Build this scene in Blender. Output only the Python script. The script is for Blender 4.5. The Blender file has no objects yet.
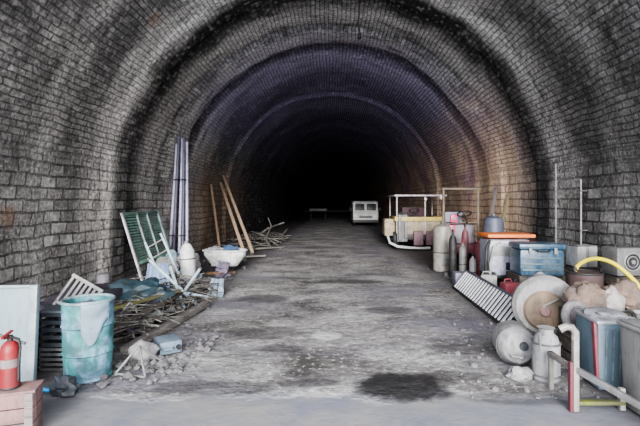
import bpy, bmesh, math, random
from mathutils import Vector, Matrix, Euler, noise
R = math.radians
S = bpy.context.scene
COL = S.collection
F, VX, VY, CH = 430.0, 332.0, 202.0, 1.7

# ------------------------------------------------------------------ materials
def new_mat(name):
    m = bpy.data.materials.new(name); m.use_nodes = True
    nt = m.node_tree
    return m, nt, nt.nodes['Principled BSDF']

def N(nt, t, **kw):
    n = nt.nodes.new(t)
    for k, v in kw.items():
        if k.startswith('_'): setattr(n, k[1:], v)
        else: n.inputs[k.replace('__', ' ')].default_value = v
    return n

def ramp(nt, fac, stops, interp='LINEAR'):
    r = nt.nodes.new('ShaderNodeValToRGB'); r.color_ramp.interpolation = interp
    e = r.color_ramp.elements
    while len(e) < len(stops): e.new(0.5)
    for i, (p, c) in enumerate(stops):
        e[i].position = p
        e[i].color = (c, c, c, 1) if not hasattr(c, '__len__') else (*c[:3], 1)
    nt.links.new(fac, r.inputs['Fac'])
    return r.outputs['Color']

def mix(nt, f, a, b, mode='MIX'):
    m = nt.nodes.new('ShaderNodeMix'); m.data_type = 'RGBA'; m.blend_type = mode
    for sock, v in ((m.inputs[0], f), (m.inputs[6], a), (m.inputs[7], b)):
        if hasattr(v, 'is_linked'): nt.links.new(v, sock)
        elif hasattr(v, '__len__'): sock.default_value = (*v[:3], 1)
        else: sock.default_value = v
    return m.outputs[2]

def math_(nt, op, a, b=None, clamp=False):
    m = nt.nodes.new('ShaderNodeMath'); m.operation = op; m.use_clamp = clamp
    for i, v in enumerate((a, b)):
        if v is None: continue
        if hasattr(v, 'is_linked'): nt.links.new(v, m.inputs[i])
        else: m.inputs[i].default_value = v
    return m.outputs[0]

def noise_(nt, vec, scale, detail=5, rough=.6, dist=0.0):
    n = nt.nodes.new('ShaderNodeTexNoise')
    n.inputs['Scale'].default_value = scale; n.inputs['Detail'].default_value = detail
    n.inputs['Roughness'].default_value = rough; n.inputs['Distortion'].default_value = dist
    if vec is not None: nt.links.new(vec, n.inputs['Vector'])
    return n.outputs[0]

def vmap(nt, vec, sc):
    m = nt.nodes.new('ShaderNodeMapping'); m.inputs['Scale'].default_value = sc
    nt.links.new(vec, m.inputs['Vector']); return m.outputs[0]

def bump(nt, h, bs, strength=.4, dist=.02, normal=None):
    b = nt.nodes.new('ShaderNodeBump'); b.inputs['Strength'].default_value = strength
    b.inputs['Distance'].default_value = dist
    nt.links.new(h, b.inputs['Height'])
    if normal is not None: nt.links.new(normal, b.inputs['Normal'])
    nt.links.new(b.outputs[0], bs.inputs['Normal'])
    return b.outputs[0]

_mc = {}
CLEAN = {'bright_chalk_white', 'green_weathered_slat', 'ice_blue_paint', 'mid_blue_sheet', 'pale_lavender_housing', 'van_white', 'canopy_pinkish_white', 'bumper_white', 'slat_white', 'lamp_glass', 'orange_plastic', 'yellow_hose_rubber', 'yellow_paint', 'tan_metal', 'straw_yellow_cover', 'bright_blue_plastic', 'pinkish_brown_board', 'drum_teal_paint', 'lavender_pipe', 'pale_lilac_paint', 'brown_sackcloth', 'rose_red_lamp'}
def mat(name, col, rough=.65, metal=0.0, dirt=(.10, .095, .09), amt=.45, scale=5, bmp=.25, col2=None, streak=False):
    if name in _mc: return _mc[name]
    m, nt, bs = new_mat(name)
    if name not in CLEAN:
        k = .50 if max(col) > .3 else .75
        col = tuple(q * k for q in col)
        if col2: col2 = tuple(q * k for q in col2)
        dirt = tuple(q * .75 for q in dirt)
    tc = nt.nodes.new('ShaderNodeTexCoord').outputs['Object']
    v = vmap(nt, tc, (1, 1, .25)) if streak else tc
    n1 = noise_(nt, v, scale, 6, .65, .3)
    f = ramp(nt, n1, [(.44, 0), (.60, 1)])
    n4 = noise_(nt, vmap(nt, tc, (3, 3, .6)), scale * 1.6, 5, .7)
    f = math_(nt, 'MAXIMUM', f, math_(nt, 'MULTIPLY', ramp(nt, n4, [(.50, 0), (.62, 1)]), .8))
    f = math_(nt, 'MULTIPLY', f, min(.9, amt * 1.35))
    base = col
    if col2:
        n3 = noise_(nt, tc, scale * .6, 3, .5, .4)
        base = mix(nt, ramp(nt, n3, [(.45, 0), (.56, 1)]), col, col2)
    c = mix(nt, f, base, dirt)
    nt.links.new(c, bs.inputs['Base Color'])
    bs.inputs['Roughness'].default_value = rough; bs.inputs['Metallic'].default_value = metal
    n2 = noise_(nt, tc, scale * 5, 4)
    bump(nt, n2, bs, bmp, .01)
    _mc[name] = m
    return m

def W(name, a, b, rough=.85):       # timber with grain along x
    if name in _mc: return _mc[name]
    m, nt, bs = new_mat(name)
    tc = nt.nodes.new('ShaderNodeTexCoord').outputs['Object']
    n1 = noise_(nt, vmap(nt, tc, (1.5, 14, 14)), 2.5, 6, .7)
    c = mix(nt, ramp(nt, n1, [(.35, 0), (.65, 1)]), a, b)
    nt.links.new(c, bs.inputs['Base Color']); bs.inputs['Roughness'].default_value = rough
    bump(nt, n1, bs, .4, .01)
    _mc[name] = m; return m

WHITE = mat('dirty_white_paint', (.66, .66, .66), .5, amt=.35)
BWHITE = mat('bright_chalk_white', (.72, .72, .70), .6, amt=.3)
WHITE2 = mat('chalky_white', (.62, .61, .63), .8, amt=.5, scale=3)
CREAM = mat('cream_enamel', (.60, .56, .50), .5, amt=.3)
LAV = mat('lavender_grey_plastic', (.42, .41, .54), .5, amt=.3)
PALEBLUE = mat('pale_blue_sheet', (.36, .50, .62), .45, amt=.35, scale=3)
PANEL = mat('panel_blue_white', (.42, .54, .60), .4, dirt=(.17, .24, .28), amt=.6, scale=2.2, streak=True)
TEAL = mat('drum_teal_paint', (.07, .27, .27), .5, amt=.6, col2=(.22, .38, .52), scale=6, dirt=(.04, .09, .10))
TEALRIM = mat('drum_rim_pale', (.45, .62, .66), .5)
RED = mat('red_paint', (.52, .04, .05), .45, amt=.35)
PINKRED = mat('faded_red', (.55, .10, .14), .55, amt=.3)
DKRED = mat('dark_red_metal', (.22, .05, .07), .6)
ORANGE = mat('orange_plastic', (.85, .22, .05), .45, amt=.15)
YEL = mat('yellow_paint', (.62, .48, .12), .5, amt=.3)
YELH = mat('yellow_hose_rubber', (.72, .62, .03), .45, amt=.1)
TAN = mat('tan_metal', (.42, .34, .25), .6, amt=.4)
BLUEDK = mat('dark_blue_metal', (.035, .085, .15), .35, dirt=(.22, .30, .34), amt=.35, scale=4)
BLUEGREY = mat('blue_grey_plastic', (.26, .38, .47), .5, amt=.35, scale=3, streak=True)
BLUETANK = mat('slate_blue_tank', (.22, .25, .36), .5)
CYAN = mat('bright_blue_plastic', (.02, .28, .62), .4, amt=.1)
BLACK = mat('black_rubber', (.018, .018, .02), .6, amt=.3)
DARK = mat('dark_iron', (.045, .043, .045), .55, .3, amt=.3)
CHAR = mat('charcoal_plastic', (.05, .06, .075), .55, amt=.4)
GREY = mat('grey_metal', (.30, .30, .31), .5, .2, amt=.5)
LGREY = mat('light_grey_metal', (.50, .50, .50), .5, .1, amt=.4)
GREEN = mat('green_weathered_slat', (.22, .42, .34), .7, amt=.5, scale=4)
BROWNB = mat('pinkish_brown_board', (.30, .17, .16), .75, amt=.5, scale=6)
BROWNS = mat('brown_sackcloth', (.20, .14, .11), .9, amt=.5, scale=6, bmp=.6)
TANDISC = mat('tan_cloth', (.46, .33, .23), .8, amt=.4)
LAVPIPE = mat('lavender_pipe', (.60, .58, .76), .4, amt=.3, scale=3)
STONE = mat('pale_stone', (.36, .34, .36), .9, amt=.4, scale=8, bmp=.6)
STONED = mat('grey_stone', (.16, .155, .16), .9, amt=.4, scale=8, bmp=.6)
OLIVE = mat('olive_bar', (.30, .33, .06), .6)
GLASS = mat('dark_window_glass', (.010, .011, .013), .45, amt=.1, bmp=0)
VANW = mat('van_white', (.62, .62, .62), .4, amt=.25, scale=2)
WOODD = W('dark_old_timber', (.035, .028, .024), (.12, .10, .085))
WOODG = W('grey_timber', (.12, .105, .10), (.30, .27, .25))
WOODT = W('tan_timber', (.30, .20, .13), (.50, .38, .27))
TWIG = mat('twig_bark', (.06, .052, .045), .9, dirt=(.34, .32, .29), amt=.65, scale=3)

# ------------------------------------------------------------------ mesh builder
class MB:
    def __init__(s): s.bm = bmesh.new()
    def _x(s, vs, c, rot):
        M = Matrix.Translation(c) @ (Euler(rot).to_matrix().to_4x4() if not isinstance(rot, Matrix) else rot.to_4x4())
        for v in vs: v.co = M @ v.co
    def box(s, c, d, rot=(0, 0, 0), bev=0.0, taper=None):
        vs = bmesh.ops.create_cube(s.bm, size=1)['verts']
        for v in vs:
            k = taper if (taper and v.co.z > 0) else 1
            v.co = Vector((v.co.x * d[0] * k, v.co.y * d[1] * k, v.co.z * d[2]))
        if bev:
            es = list({e for v in vs for e in v.link_edges})
            r = bmesh.ops.bevel(s.bm, geom=es, offset=bev, segments=2, affect='EDGES', profile=.6)
            vs = list({v for f in r['faces'] for v in f.verts} | {v for v in vs if v.is_valid})
        s._x(vs, c, rot); return s
    def cyl(s, p0, p1, r0, r1=None, n=14):
        r1 = r0 if r1 is None else r1
        p0, p1 = Vector(p0), Vector(p1); d = p1 - p0
        vs = bmesh.ops.create_cone(s.bm, cap_ends=True, segments=n, radius1=r0, radius2=max(r1, 1e-4), depth=d.length)['verts']
        M = Matrix.Translation((p0 + p1) / 2) @ d.to_track_quat('Z', 'Y').to_matrix().to_4x4()
        for v in vs: v.co = M @ v.co
        return s
    def tube(s, pts, r, n=8):
        pts = [Vector(p) for p in pts]; rings = []
        rs = r if hasattr(r, '__len__') else [r] * len(pts)
        up = None
        for i, p in enumerate(pts):
            t = (pts[min(i + 1, len(pts) - 1)] - pts[max(i - 1, 0)]).normalized()
            if up is None: up = t.orthogonal().normalized()
            else: up = (up - t * up.dot(t)).normalized()
            w = t.cross(up)
            rings.append([s.bm.verts.new(p + (up * math.cos(a) + w * math.sin(a)) * rs[i]) for a in [2 * math.pi * k / n for k in range(n)]])
        for a, b in zip(rings, rings[1:]):
            for k in range(n): s.bm.faces.new((a[k], a[(k + 1) % n], b[(k + 1) % n], b[k]))
        s.bm.faces.new(rings[0][::-1]); s.bm.faces.new(rings[-1]); return s
    def lathe(s, prof, c=(0, 0, 0), n=28, rot=(0, 0, 0), sy=1.0):
        rings = []
        for r, z in prof:
            rings.append([s.bm.verts.new((max(r, 1e-4) * math.cos(2 * math.pi * k / n), sy * max(r, 1e-4) * math.sin(2 * math.pi * k / n), z)) for k in range(n)])
        for a, b in zip(rings, rings[1:]):
            for k in range(n): s.bm.faces.new((a[k], a[(k + 1) % n], b[(k + 1) % n], b[k]))
        s.bm.faces.new(rings[0][::-1]); s.bm.faces.new(rings[-1])
        s._x([v for g in rings for v in g], c, rot); return s
    def torus(s, c, Rr, r, rot=(0, 0, 0), n=32, k=10, arc=1.0):
        full = arc >= 1
        m = n if full else n + 1
        rings = []
        for i in range(m):
            a = 2 * math.pi * arc * i / n
            o = Vector((math.cos(a), math.sin(a), 0))
            rings.append([s.bm.verts.new(o * (Rr + r * math.cos(b)) + Vector((0, 0, r * math.sin(b)))) for b in [2 * math.pi * j / k for j in range(k)]])
        for i in range(n):
            a, b = rings[i], rings[(i + 1) % m]
            for j in range(k): s.bm.faces.new((a[j], b[j], b[(j + 1) % k], a[(j + 1) % k]))
        if not full: s.bm.faces.new(rings[0][::-1]); s.bm.faces.new(rings[-1])
        s._x([v for g in rings for v in g], c, rot); return s
    def blob(s, c, d, seed=0, amp=.25, sub=3, rot=(0, 0, 0), freq=1.6, flat=None):
        vs = bmesh.ops.create_icosphere(s.bm, subdivisions=sub, radius=1)['verts']
        o = Vector((seed * 7.31, seed * 3.7, seed * 1.9))
        for v in vs:
            k = 1 + amp * noise.noise(v.co * freq + o) + amp * .4 * noise.noise(v.co * freq * 3 + o)
            v.co = Vector((v.co.x * k * d[0], v.co.y * k * d[1], v.co.z * k * d[2]))
            if flat is not None and v.co.z < -flat: v.co.z = -flat
        s._x(vs, c, rot); return s
    def sheet(s, fn, nu, nv, th=.01):
        g = [[s.bm.verts.new(fn(i / nu, j / nv)) for j in range(nv + 1)] for i in range(nu + 1)]
        fs = [s.bm.faces.new((g[i][j], g[i + 1][j], g[i + 1][j + 1], g[i][j + 1])) for i in range(nu) for j in range(nv)]
        s.bm.normal_update()
        bmesh.ops.solidify(s.bm, geom=fs, thickness=th); return s
    def build(s, name, m, parent=None, smooth=35):
        bmesh.ops.recalc_face_normals(s.bm, faces=s.bm.faces)
        me = bpy.data.meshes.new(name); s.bm.to_mesh(me); s.bm.free()
        me.materials.append(m)
        if smooth:
            me.polygons.foreach_set('use_smooth', [True] * len(me.polygons)); me.set_sharp_from_angle(angle=R(smooth))
        o = bpy.data.objects.new(name, me); COL.objects.link(o)
        if parent: o.parent = parent
        return o

def tag(o, label, cat, group=None, kind=None):
    o['label'] = label; o['category'] = cat
    if group: o['group'] = group
    if kind: o['kind'] = kind
    return o
def thing(name, label, cat, loc=(0, 0, 0), rot=(0, 0, 0), group=None):
    o = bpy.data.objects.new(name, None); COL.objects.link(o); o.empty_display_size = .1
    o.location = loc; o.rotation_euler = rot if hasattr(rot, '__len__') else (0, 0, rot)
    return tag(o, label, cat, group)
def place(o, loc, rot=(0, 0, 0)):
    o.location = loc; o.rotation_euler = rot if hasattr(rot, '__len__') else (0, 0, rot); return o
def dup(root, loc, rot=None, label=None, group=None):
    r = root.copy(); COL.objects.link(r); r.location = loc
    if rot is not None: r.rotation_euler = rot
    if label: r['label'] = label
    if group: r['group'] = group
    for ch in list(root.children):
        c = ch.copy(); COL.objects.link(c); c.parent = r
        for g in list(ch.children):
            d = g.copy(); COL.objects.link(d); d.parent = c
    return r

# ------------------------------------------------------------------ setting: tunnel
RAD, ZC, Y0, Y1 = 4.65, 1.75, 3.0, 74.0
LEN = 2 * ZC + math.pi * RAD
def ring_in(y):                       # the lining steps in and out from ring to ring
    s = 0.0
    if y > 8.7: s += .05
    if y > 9.6: s -= .10
    if 11.6 < y < 12.6: s += .10
    if y > 13.7: s += .04
    if y > 18.4: s += .12
    if y > 24: s -= .08
    return s
def section(t, y):
    """t is the length along the profile, from left foot over the crown to the right foot"""
    rr = RAD - ring_in(y)
    if t < ZC: return Vector((-rr, y, t)), Vector((1, 0, 0))
    if t > LEN - ZC: return Vector((rr, y, LEN - t)), Vector((-1, 0, 0))
    a = math.pi - (t - ZC) / RAD
    return Vector((rr * math.cos(a), y, ZC + rr * math.sin(a))), Vector((-math.cos(a), 0, -math.sin(a)))

def brick_mat():
    m, nt, bs = new_mat('sooty_masonry')
    uv = nt.nodes.new('ShaderNodeUVMap').outputs[0]
    pos = nt.nodes.new('ShaderNodeTexCoord').outputs['Object']
    sep = nt.nodes.new('ShaderNodeSeparateXYZ'); nt.links.new(pos, sep.inputs[0])
    X, Y, Z = sep.outputs
    # warped coordinates so that courses wander
    nz = nt.nodes.new('ShaderNodeTexNoise'); nz.inputs['Scale'].default_value = 1.3; nz.inputs['Detail'].default_value = 3
    nt.links.new(uv, nz.inputs['Vector'])
    wv = nt.nodes.new('ShaderNodeVectorMath'); wv.operation = 'MULTIPLY_ADD'
    nt.links.new(nz.outputs['Color'], wv.inputs[0]); wv.inputs[1].default_value = (.26, .12, 0); nt.links.new(uv, wv.inputs[2])
    W_ = wv.outputs[0]
    def brick(w, h, mortar, off=.5):
        b = nt.nodes.new('ShaderNodeTexBrick')
        b.offset = off
        b.inputs['Scale'].default_value = 1; b.inputs['Brick Width'].default_value = w; b.inputs['Row Height'].default_value = h
        b.inputs['Mortar Size'].default_value = mortar; b.inputs['Mortar Smooth'].default_value = .4; b.inputs['Bias'].default_value = 0
        b.inputs['Color1'].default_value = (0, 0, 0, 1); b.inputs['Color2'].default_value = (1, 1, 1, 1); b.inputs['Mortar'].default_value = (.0, .0, .0, 1)
        nt.links.new(W_, b.inputs['Vector']); return b
    b1 = brick(.36, .20, .018); b2 = brick(.27, .105, .012)
    hi = ramp(nt, math_(nt, 'ADD', math_(nt, 'MULTIPLY', Z, .2), math_(nt, 'MULTIPLY', noise_(nt, pos, .7, 2), .15)), [(.50, 0), (.62, 1)])
    tone = mix(nt, hi, b1.outputs['Color'], b2.outputs['Color'])
    spk = ramp(nt, noise_(nt, vmap(nt, uv, (6, 7, 1)), 1.0, 2, .5), [(.56, 0), (.64, 1)])
    mort = mix(nt, hi, b1.outputs['Fac'], b2.outputs['Fac'])
    n_big = noise_(nt, pos, .55, 5, .6, .6)
    n_mid = noise_(nt, vmap(nt, uv, (1, 1, 1)), 3.2, 6, .7)
    n_fin = noise_(nt, uv, 16, 5, .7)
    stone = ramp(nt, tone, [(0, (.06, .058, .057)), (.3, (.16, .155, .15)), (.7, (.29, .28, .27)), (.93, (.46, .45, .44)), (1, (.62, .61, .60))])
    # rare orange blocks
    # weathering
    c = mix(nt, ramp(nt, n_mid, [(.4, 0), (.62, .85)]), stone, (.065, .062, .064))
    c = mix(nt, math_(nt, 'MULTIPLY', ramp(nt, n_fin, [(.52, 0), (.66, 1)]), .5), c, (.62, .61, .60))
    # rings of pale lime and dark soot running round the bore: a function of Y and noise
    yn = math_(nt, 'ADD', Y, math_(nt, 'MULTIPLY', math_(nt, 'SUBTRACT', noise_(nt, pos, .9, 4, .7), .5), 1.0))
    yr = math_(nt, 'DIVIDE', yn, 40.0)
    def st(lst): return [(y / 40.0, v) for y, v in lst]
    lime = ramp(nt, yr, st([(0, .0), (6.2, .25), (6.9, .7), (7.3, .15), (7.9, .2), (8.3, 1), (8.9, 1), (9.15, .0), (10.1, .05), (10.6, .85), (11.2, .8), (11.5, .0), (11.9, .9), (12.7, 1), (12.95, .0), (13.4, .0), (13.8, .75), (15.2, .6), (15.8, .1), (17.2, .1), (19.8, .3), (21, .05)]))
    band_n = ramp(nt, noise_(nt, vmap(nt, pos, (1, 2.6, 1)), 1.1, 6, .75), [(.34, 0.22), (.52, 1)])
    lf = math_(nt, 'MULTIPLY', lime, band_n)
    soot = ramp(nt, yr, st([(0, .8), (7, .9), (7.9, .4), (9.2, 1), (10.2, .8), (10.6, .1), (11.0, .3), (12.9, .75), (13.3, .1), (15, .2), (18.2, .8), (19.5, .4), (26, .6), (40, .8)]))
    top = ramp(nt, math_(nt, 'DIVIDE', Z, 7), [(.25, .15), (.6, 1)])
    sootn = math_(nt, 'MAXIMUM', ramp(nt, n_big, [(.42, 0), (.54, 1)]), math_(nt, 'MULTIPLY', ramp(nt, noise_(nt, pos, 2.3, 5, .75), [(.46, 0), (.54, 1)]), .85))
    sf = math_(nt, 'MULTIPLY', math_(nt, 'MULTIPLY', math_(nt, 'ADD', soot, .25, True), sootn), math_(nt, 'MULTIPLY', top, .97))
    c = mix(nt, sf, c, (.010, .0095, .010))
    c = mix(nt, math_(nt, 'MULTIPLY', lf, .92), c, mix(nt, ramp(nt, n_fin, [(.4, 0), (.6, 1)]), (.42, .41, .40), (1, .98, .95)))
    c = mix(nt, math_(nt, 'MULTIPLY', spk, math_(nt, 'MULTIPLY', hi, .40)), c, (.55, .53, .52))
    # mauve tinge over the inner crown
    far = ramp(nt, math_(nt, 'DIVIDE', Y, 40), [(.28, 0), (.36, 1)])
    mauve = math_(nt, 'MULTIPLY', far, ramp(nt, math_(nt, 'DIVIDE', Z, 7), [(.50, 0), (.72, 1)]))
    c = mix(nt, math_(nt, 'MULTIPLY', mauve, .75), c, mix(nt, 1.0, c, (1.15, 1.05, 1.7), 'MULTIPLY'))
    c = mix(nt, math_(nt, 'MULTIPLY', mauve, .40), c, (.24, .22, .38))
    # red brown iron stain, lower right and left patch, lightened in place of light
    rs = ramp(nt, math_(nt, 'DIVIDE', X, 5), [(.3, 0), (.6, 1)])
    ry = ramp(nt, math_(nt, 'DIVIDE', yn, 40), [(.24, 0), (.285, 1), (.9, .8)])
    rz = ramp(nt, math_(nt, 'DIVIDE', Z, 7), [(.42, 1), (.72, 0)])
    rf = math_(nt, 'MULTIPLY', math_(nt, 'MULTIPLY', rs, ry), rz)
    rust = mix(nt, ramp(nt, math_(nt, 'ADD', n_big, math_(nt, 'MULTIPLY', math_(nt, 'SUBTRACT', .42, math_(nt, 'DIVIDE', Z, 7)), .5)), [(.42, 0), (.58, 1)]), (1.05, .68, .72), (1.75, 1.28, .92))
    c = mix(nt, rf, c, mix(nt, 1.0, mix(nt, .5, c, (.8, .8, .8)), rust, 'MULTIPLY'))
    ls = ramp(nt, math_(nt, 'DIVIDE', X, -5), [(.5, 0), (.8, 1)])
    ly = ramp(nt, math_(nt, 'DIVIDE', yn, 40), [(.34, 0), (.39, 1), (.46, 1), (.58, 0)])
    lz = ramp(nt, math_(nt, 'ADD', math_(nt, 'DIVIDE', Z, 7), math_(nt, 'MULTIPLY', math_(nt, 'SUBTRACT', n_big, .5), .4)), [(.28, .85), (.50, 0)])
    c = mix(nt, math_(nt, 'MULTIPLY', math_(nt, 'MULTIPLY', ls, ly), lz), c, mix(nt, 1.0, mix(nt, .5, c, (.6, .6, .6)), (1.0, .72, .50), 'MULTIPLY'))
    # orange blocks: a sparse voronoi picks them
    vo = nt.nodes.new('ShaderNodeTexVoronoi'); vo.inputs['Scale'].default_value = .55; nt.links.new(uv, vo.inputs['Vector'])
    of = ramp(nt, vo.outputs['Distance'], [(.10, 1), (.14, 0)])
    near = ramp(nt, math_(nt, 'DIVIDE', Y, 40), [(.19, 1), (.22, 0)])
    c = mix(nt, math_(nt, 'MULTIPLY', math_(nt, 'MULTIPLY', of, near), .5), c, (.34, .20, .12))
    # vertical lime runs low on the walls
    vr = noise_(nt, vmap(nt, uv, (7, .35, 1)), 1.0, 3, .6)
    low = ramp(nt, math_(nt, 'DIVIDE', Z, 7), [(.40, 1), (.60, 0)])
    c = mix(nt, math_(nt, 'MULTIPLY', math_(nt, 'MULTIPLY', ramp(nt, vr, [(.62, 0), (.72, 1)]), low), .35), c, (.5, .49, .48))
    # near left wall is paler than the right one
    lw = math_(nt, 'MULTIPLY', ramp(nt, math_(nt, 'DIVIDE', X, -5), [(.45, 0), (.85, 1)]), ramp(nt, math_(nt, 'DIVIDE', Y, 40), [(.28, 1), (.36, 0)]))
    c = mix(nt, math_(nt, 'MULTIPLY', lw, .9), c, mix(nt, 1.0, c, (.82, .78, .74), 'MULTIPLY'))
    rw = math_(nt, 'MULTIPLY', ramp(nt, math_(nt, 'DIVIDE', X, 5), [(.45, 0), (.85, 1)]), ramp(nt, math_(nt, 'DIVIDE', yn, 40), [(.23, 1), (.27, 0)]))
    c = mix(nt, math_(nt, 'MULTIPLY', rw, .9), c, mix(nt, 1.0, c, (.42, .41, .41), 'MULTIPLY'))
    mm = math_(nt, 'MULTIPLY', mort, math_(nt, 'SUBTRACT', .85, math_(nt, 'MULTIPLY', n_mid, .6)))
    c = mix(nt, mm, c, mix(nt, 1.0, c, (.22, .22, .23), 'MULTIPLY'))
    nt.links.new(c, bs.inputs['Base Color'])
    bs.inputs['Roughness'].default_value = .85
    h = math_(nt, 'SUBTRACT', math_(nt, 'ADD', math_(nt, 'MULTIPLY', n_mid, 1.6), math_(nt, 'MULTIPLY', tone, .9)), math_(nt, 'MULTIPLY', mort, 1.0))
    bump(nt, h, bs, .8, .045)
    return m
BRICK = brick_mat()

def shell(name, t0, t1):
    bm = bmesh.new(); uvl = bm.loops.layers.uv.new('UVMap')
    nt_ = max(4, int((t1 - t0) / .16)); ny = 300
    ys = []
    y = Y0
    while y < Y1:
        ys.append(y); y += .12 if y < 28 else .6
    ys.append(Y1)
    rows = []
    for y in ys:
        row = []
        for i in range(nt_ + 1):
            t = t0 + (t1 - t0) * i / nt_
            p, n = section(t, y)
            e = min(1.0, min(p.z, 99) / .3)
            d = .10 * noise.noise(Vector((t * .5, y * .5, 3))) + .035 * noise.noise(Vector((t * 2.2, y * 2.2, 9)))
            row.append((bm.verts.new(p + n * d * 1.0), (y, t)))
        rows.append(row)
    for a, b in zip(rows, rows[1:]):
        for i in range(nt_):
            q = (a[i], b[i], b[i + 1], a[i + 1])
            f = bm.faces.new([v[0] for v in q])
            for l, v in zip(f.loops, q): l[uvl].uv = v[1]
            f.smooth = True
    me = bpy.data.meshes.new(name); bm.to_mesh(me); bm.free(); me.materials.append(BRICK)
    o = bpy.data.objects.new(name, me); COL.objects.link(o); o['kind'] = 'structure'; return o
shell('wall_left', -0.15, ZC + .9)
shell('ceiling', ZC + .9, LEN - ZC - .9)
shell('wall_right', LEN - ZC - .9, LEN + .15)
# the bore runs on dark; an added black cap keeps out sky light
e = MB()
e.box((0, Y1 + .1, 3.0), (10.5, .2, 8))
o = e.build('added_end_cap', mat('black_end_cap', (.01, .01, .01), .95), smooth=None); o['kind'] = 'structure'

# floor
def floor_mat():
    m, nt, bs = new_mat('worn_damp_concrete')
    pos = nt.nodes.new('ShaderNodeTexCoord').outputs['Object']
    sep = nt.nodes.new('ShaderNodeSeparateXYZ'); nt.links.new(pos, sep.inputs[0]); X, Y, Z = sep.outputs
    n1 = noise_(nt, vmap(nt, pos, (.8, 1.1, 1)), 1.1, 7, .7, .3)
    n2 = noise_(nt, pos, 9, 6, .7)
    n3 = noise_(nt, vmap(nt, pos, (.5, 1.2, 1)), .8, 4, .6)
    c = ramp(nt, n1, [(.36, (.07, .063, .06)), (.44, (.20, .188, .18)), (.54, (.36, .345, .335)), (.66, (.56, .54, .52))])
    c = mix(nt, math_(nt, 'MULTIPLY', ramp(nt, n2, [(.45, 0), (.62, 1)]), .65), c, (.12, .115, .11))
    c = mix(nt, math_(nt, 'MULTIPLY', ramp(nt, noise_(nt, pos, 14, 4, .7), [(.56, 0), (.64, 1)]), .7), c, (.65, .64, .63))
    # mauve damp
    damp = ramp(nt, n3, [(.46, 0), (.60, 1)])
    side = ramp(nt, math_(nt, 'DIVIDE', math_(nt, 'ABSOLUTE', math_(nt, 'ADD', X, .2)), 3), [(.1, .25), (.6, 1)])
    df = math_(nt, 'MULTIPLY', damp, math_(nt, 'MULTIPLY', side, .75))
    c = mix(nt, df, c, (.215, .20, .25))
    # smooth pale slab nearest the entrance
    yn = math_(nt, 'ADD', Y, math_(nt, 'MULTIPLY', math_(nt, 'SUBTRACT', noise_(nt, pos, 1.6, 4), .5), .9))
    slab = ramp(nt, math_(nt, 'DIVIDE', yn, 10), [(.372, 1), (.392, 0)])
    c = mix(nt, slab, c, mix(nt, ramp(nt, noise_(nt, pos, 1.3, 4), [(.35, 0), (.65, 1)]), (.28, .27, .265), (.17, .18, .225)))
    # wet patches
    def patch(cx, cy, rx, ry, soft=.35, dist=.5):
        dx = math_(nt, 'DIVIDE', math_(nt, 'SUBTRACT', X, cx), rx); dy = math_(nt, 'DIVIDE', math_(nt, 'SUBTRACT', Y, cy), ry)
        r = math_(nt, 'SQRT', math_(nt, 'ADD', math_(nt, 'MULTIPLY', dx, dx), math_(nt, 'MULTIPLY', dy, dy)))
        r = math_(nt, 'ADD', r, math_(nt, 'MULTIPLY', math_(nt, 'SUBTRACT', noise_(nt, pos, 3.2, 4, .65), .5), dist * 2))
        return ramp(nt, r, [(.85 - soft * .5, 1), (.85 + soft, 0)])
    P = None
    for a in [(.66, 3.98, .50, .36), (1.15, 4.2, .42, .16), (-1.1, 3.95, .75, .18), (-.25, 4.05, .4, .12), (-.9, 5.6, .7, .3), (1.5, 5.0, .45, .22), (.9, 6.8, .45, .3), (-1.2, 7.6, .6, .35), (.3, 9.2, 1.1, .3), (-.6, 5.0, .35, .18), (1.7, 3.75, .6, .16)]:
        q = patch(*a)
        P = q if P is None else math_(nt, 'MAXIMUM', P, q)
    P1 = patch(.66, 3.98, .52, .36)
    c = mix(nt, math_(nt, 'MULTIPLY', P, .60), c, (.055, .05, .055))
    c = mix(nt, math_(nt, 'MULTIPLY', P1, .85), c, (.018, .017, .018))
    L = patch(-.05, 5.45, .22, .18, .3, .3)
    c = mix(nt, math_(nt, 'MULTIPLY', L, .8), c, (.62, .62, .60))
    # dirt along the feet of the walls, widened to paint shadow by near clutter
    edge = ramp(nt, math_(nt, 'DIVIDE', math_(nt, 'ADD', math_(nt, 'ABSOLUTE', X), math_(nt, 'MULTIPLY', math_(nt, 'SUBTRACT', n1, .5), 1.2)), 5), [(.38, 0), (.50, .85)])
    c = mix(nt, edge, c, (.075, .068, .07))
    nt.links.new(c, bs.inputs['Base Color'])
    r = math_(nt, 'SUBTRACT', .85, math_(nt, 'MULTIPLY', math_(nt, 'MAXIMUM', P, df), .33))
    nt.links.new(r, bs.inputs['Roughness'])
    hh = math_(nt, 'ADD', n1, math_(nt, 'MULTIPLY', n2, .5))
    hh = math_(nt, 'MULTIPLY', hh, math_(nt, 'SUBTRACT', 1.0, math_(nt, 'MULTIPLY', slab, .8)))
    bump(nt, hh, bs, 1.0, .07)
    return m
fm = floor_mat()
bm = bmesh.new(); g = []
xs = [-4.75 + 9.5 * i / 70 for i in range(71)]; ys = []; y = -9.0
while y < Y1 + .1: ys.append(y); y += .15 if y < 20 else .8
for y in ys:
    g.append([bm.verts.new((x, y, -.004 + .016 * noise.noise(Vector((x * 1.4, y * 1.4, 0))) if abs(x) < 4.7 else 0)) for x in xs])
for a, b in zip(g, g[1:]):
    for i in range(len(xs) - 1): bm.faces.new((a[i], a[i + 1], b[i + 1], b[i])).smooth = True
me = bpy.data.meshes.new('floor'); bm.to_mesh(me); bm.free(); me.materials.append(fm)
o = bpy.data.objects.new('floor', me); COL.objects.link(o); o['kind'] = 'structure'

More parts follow.
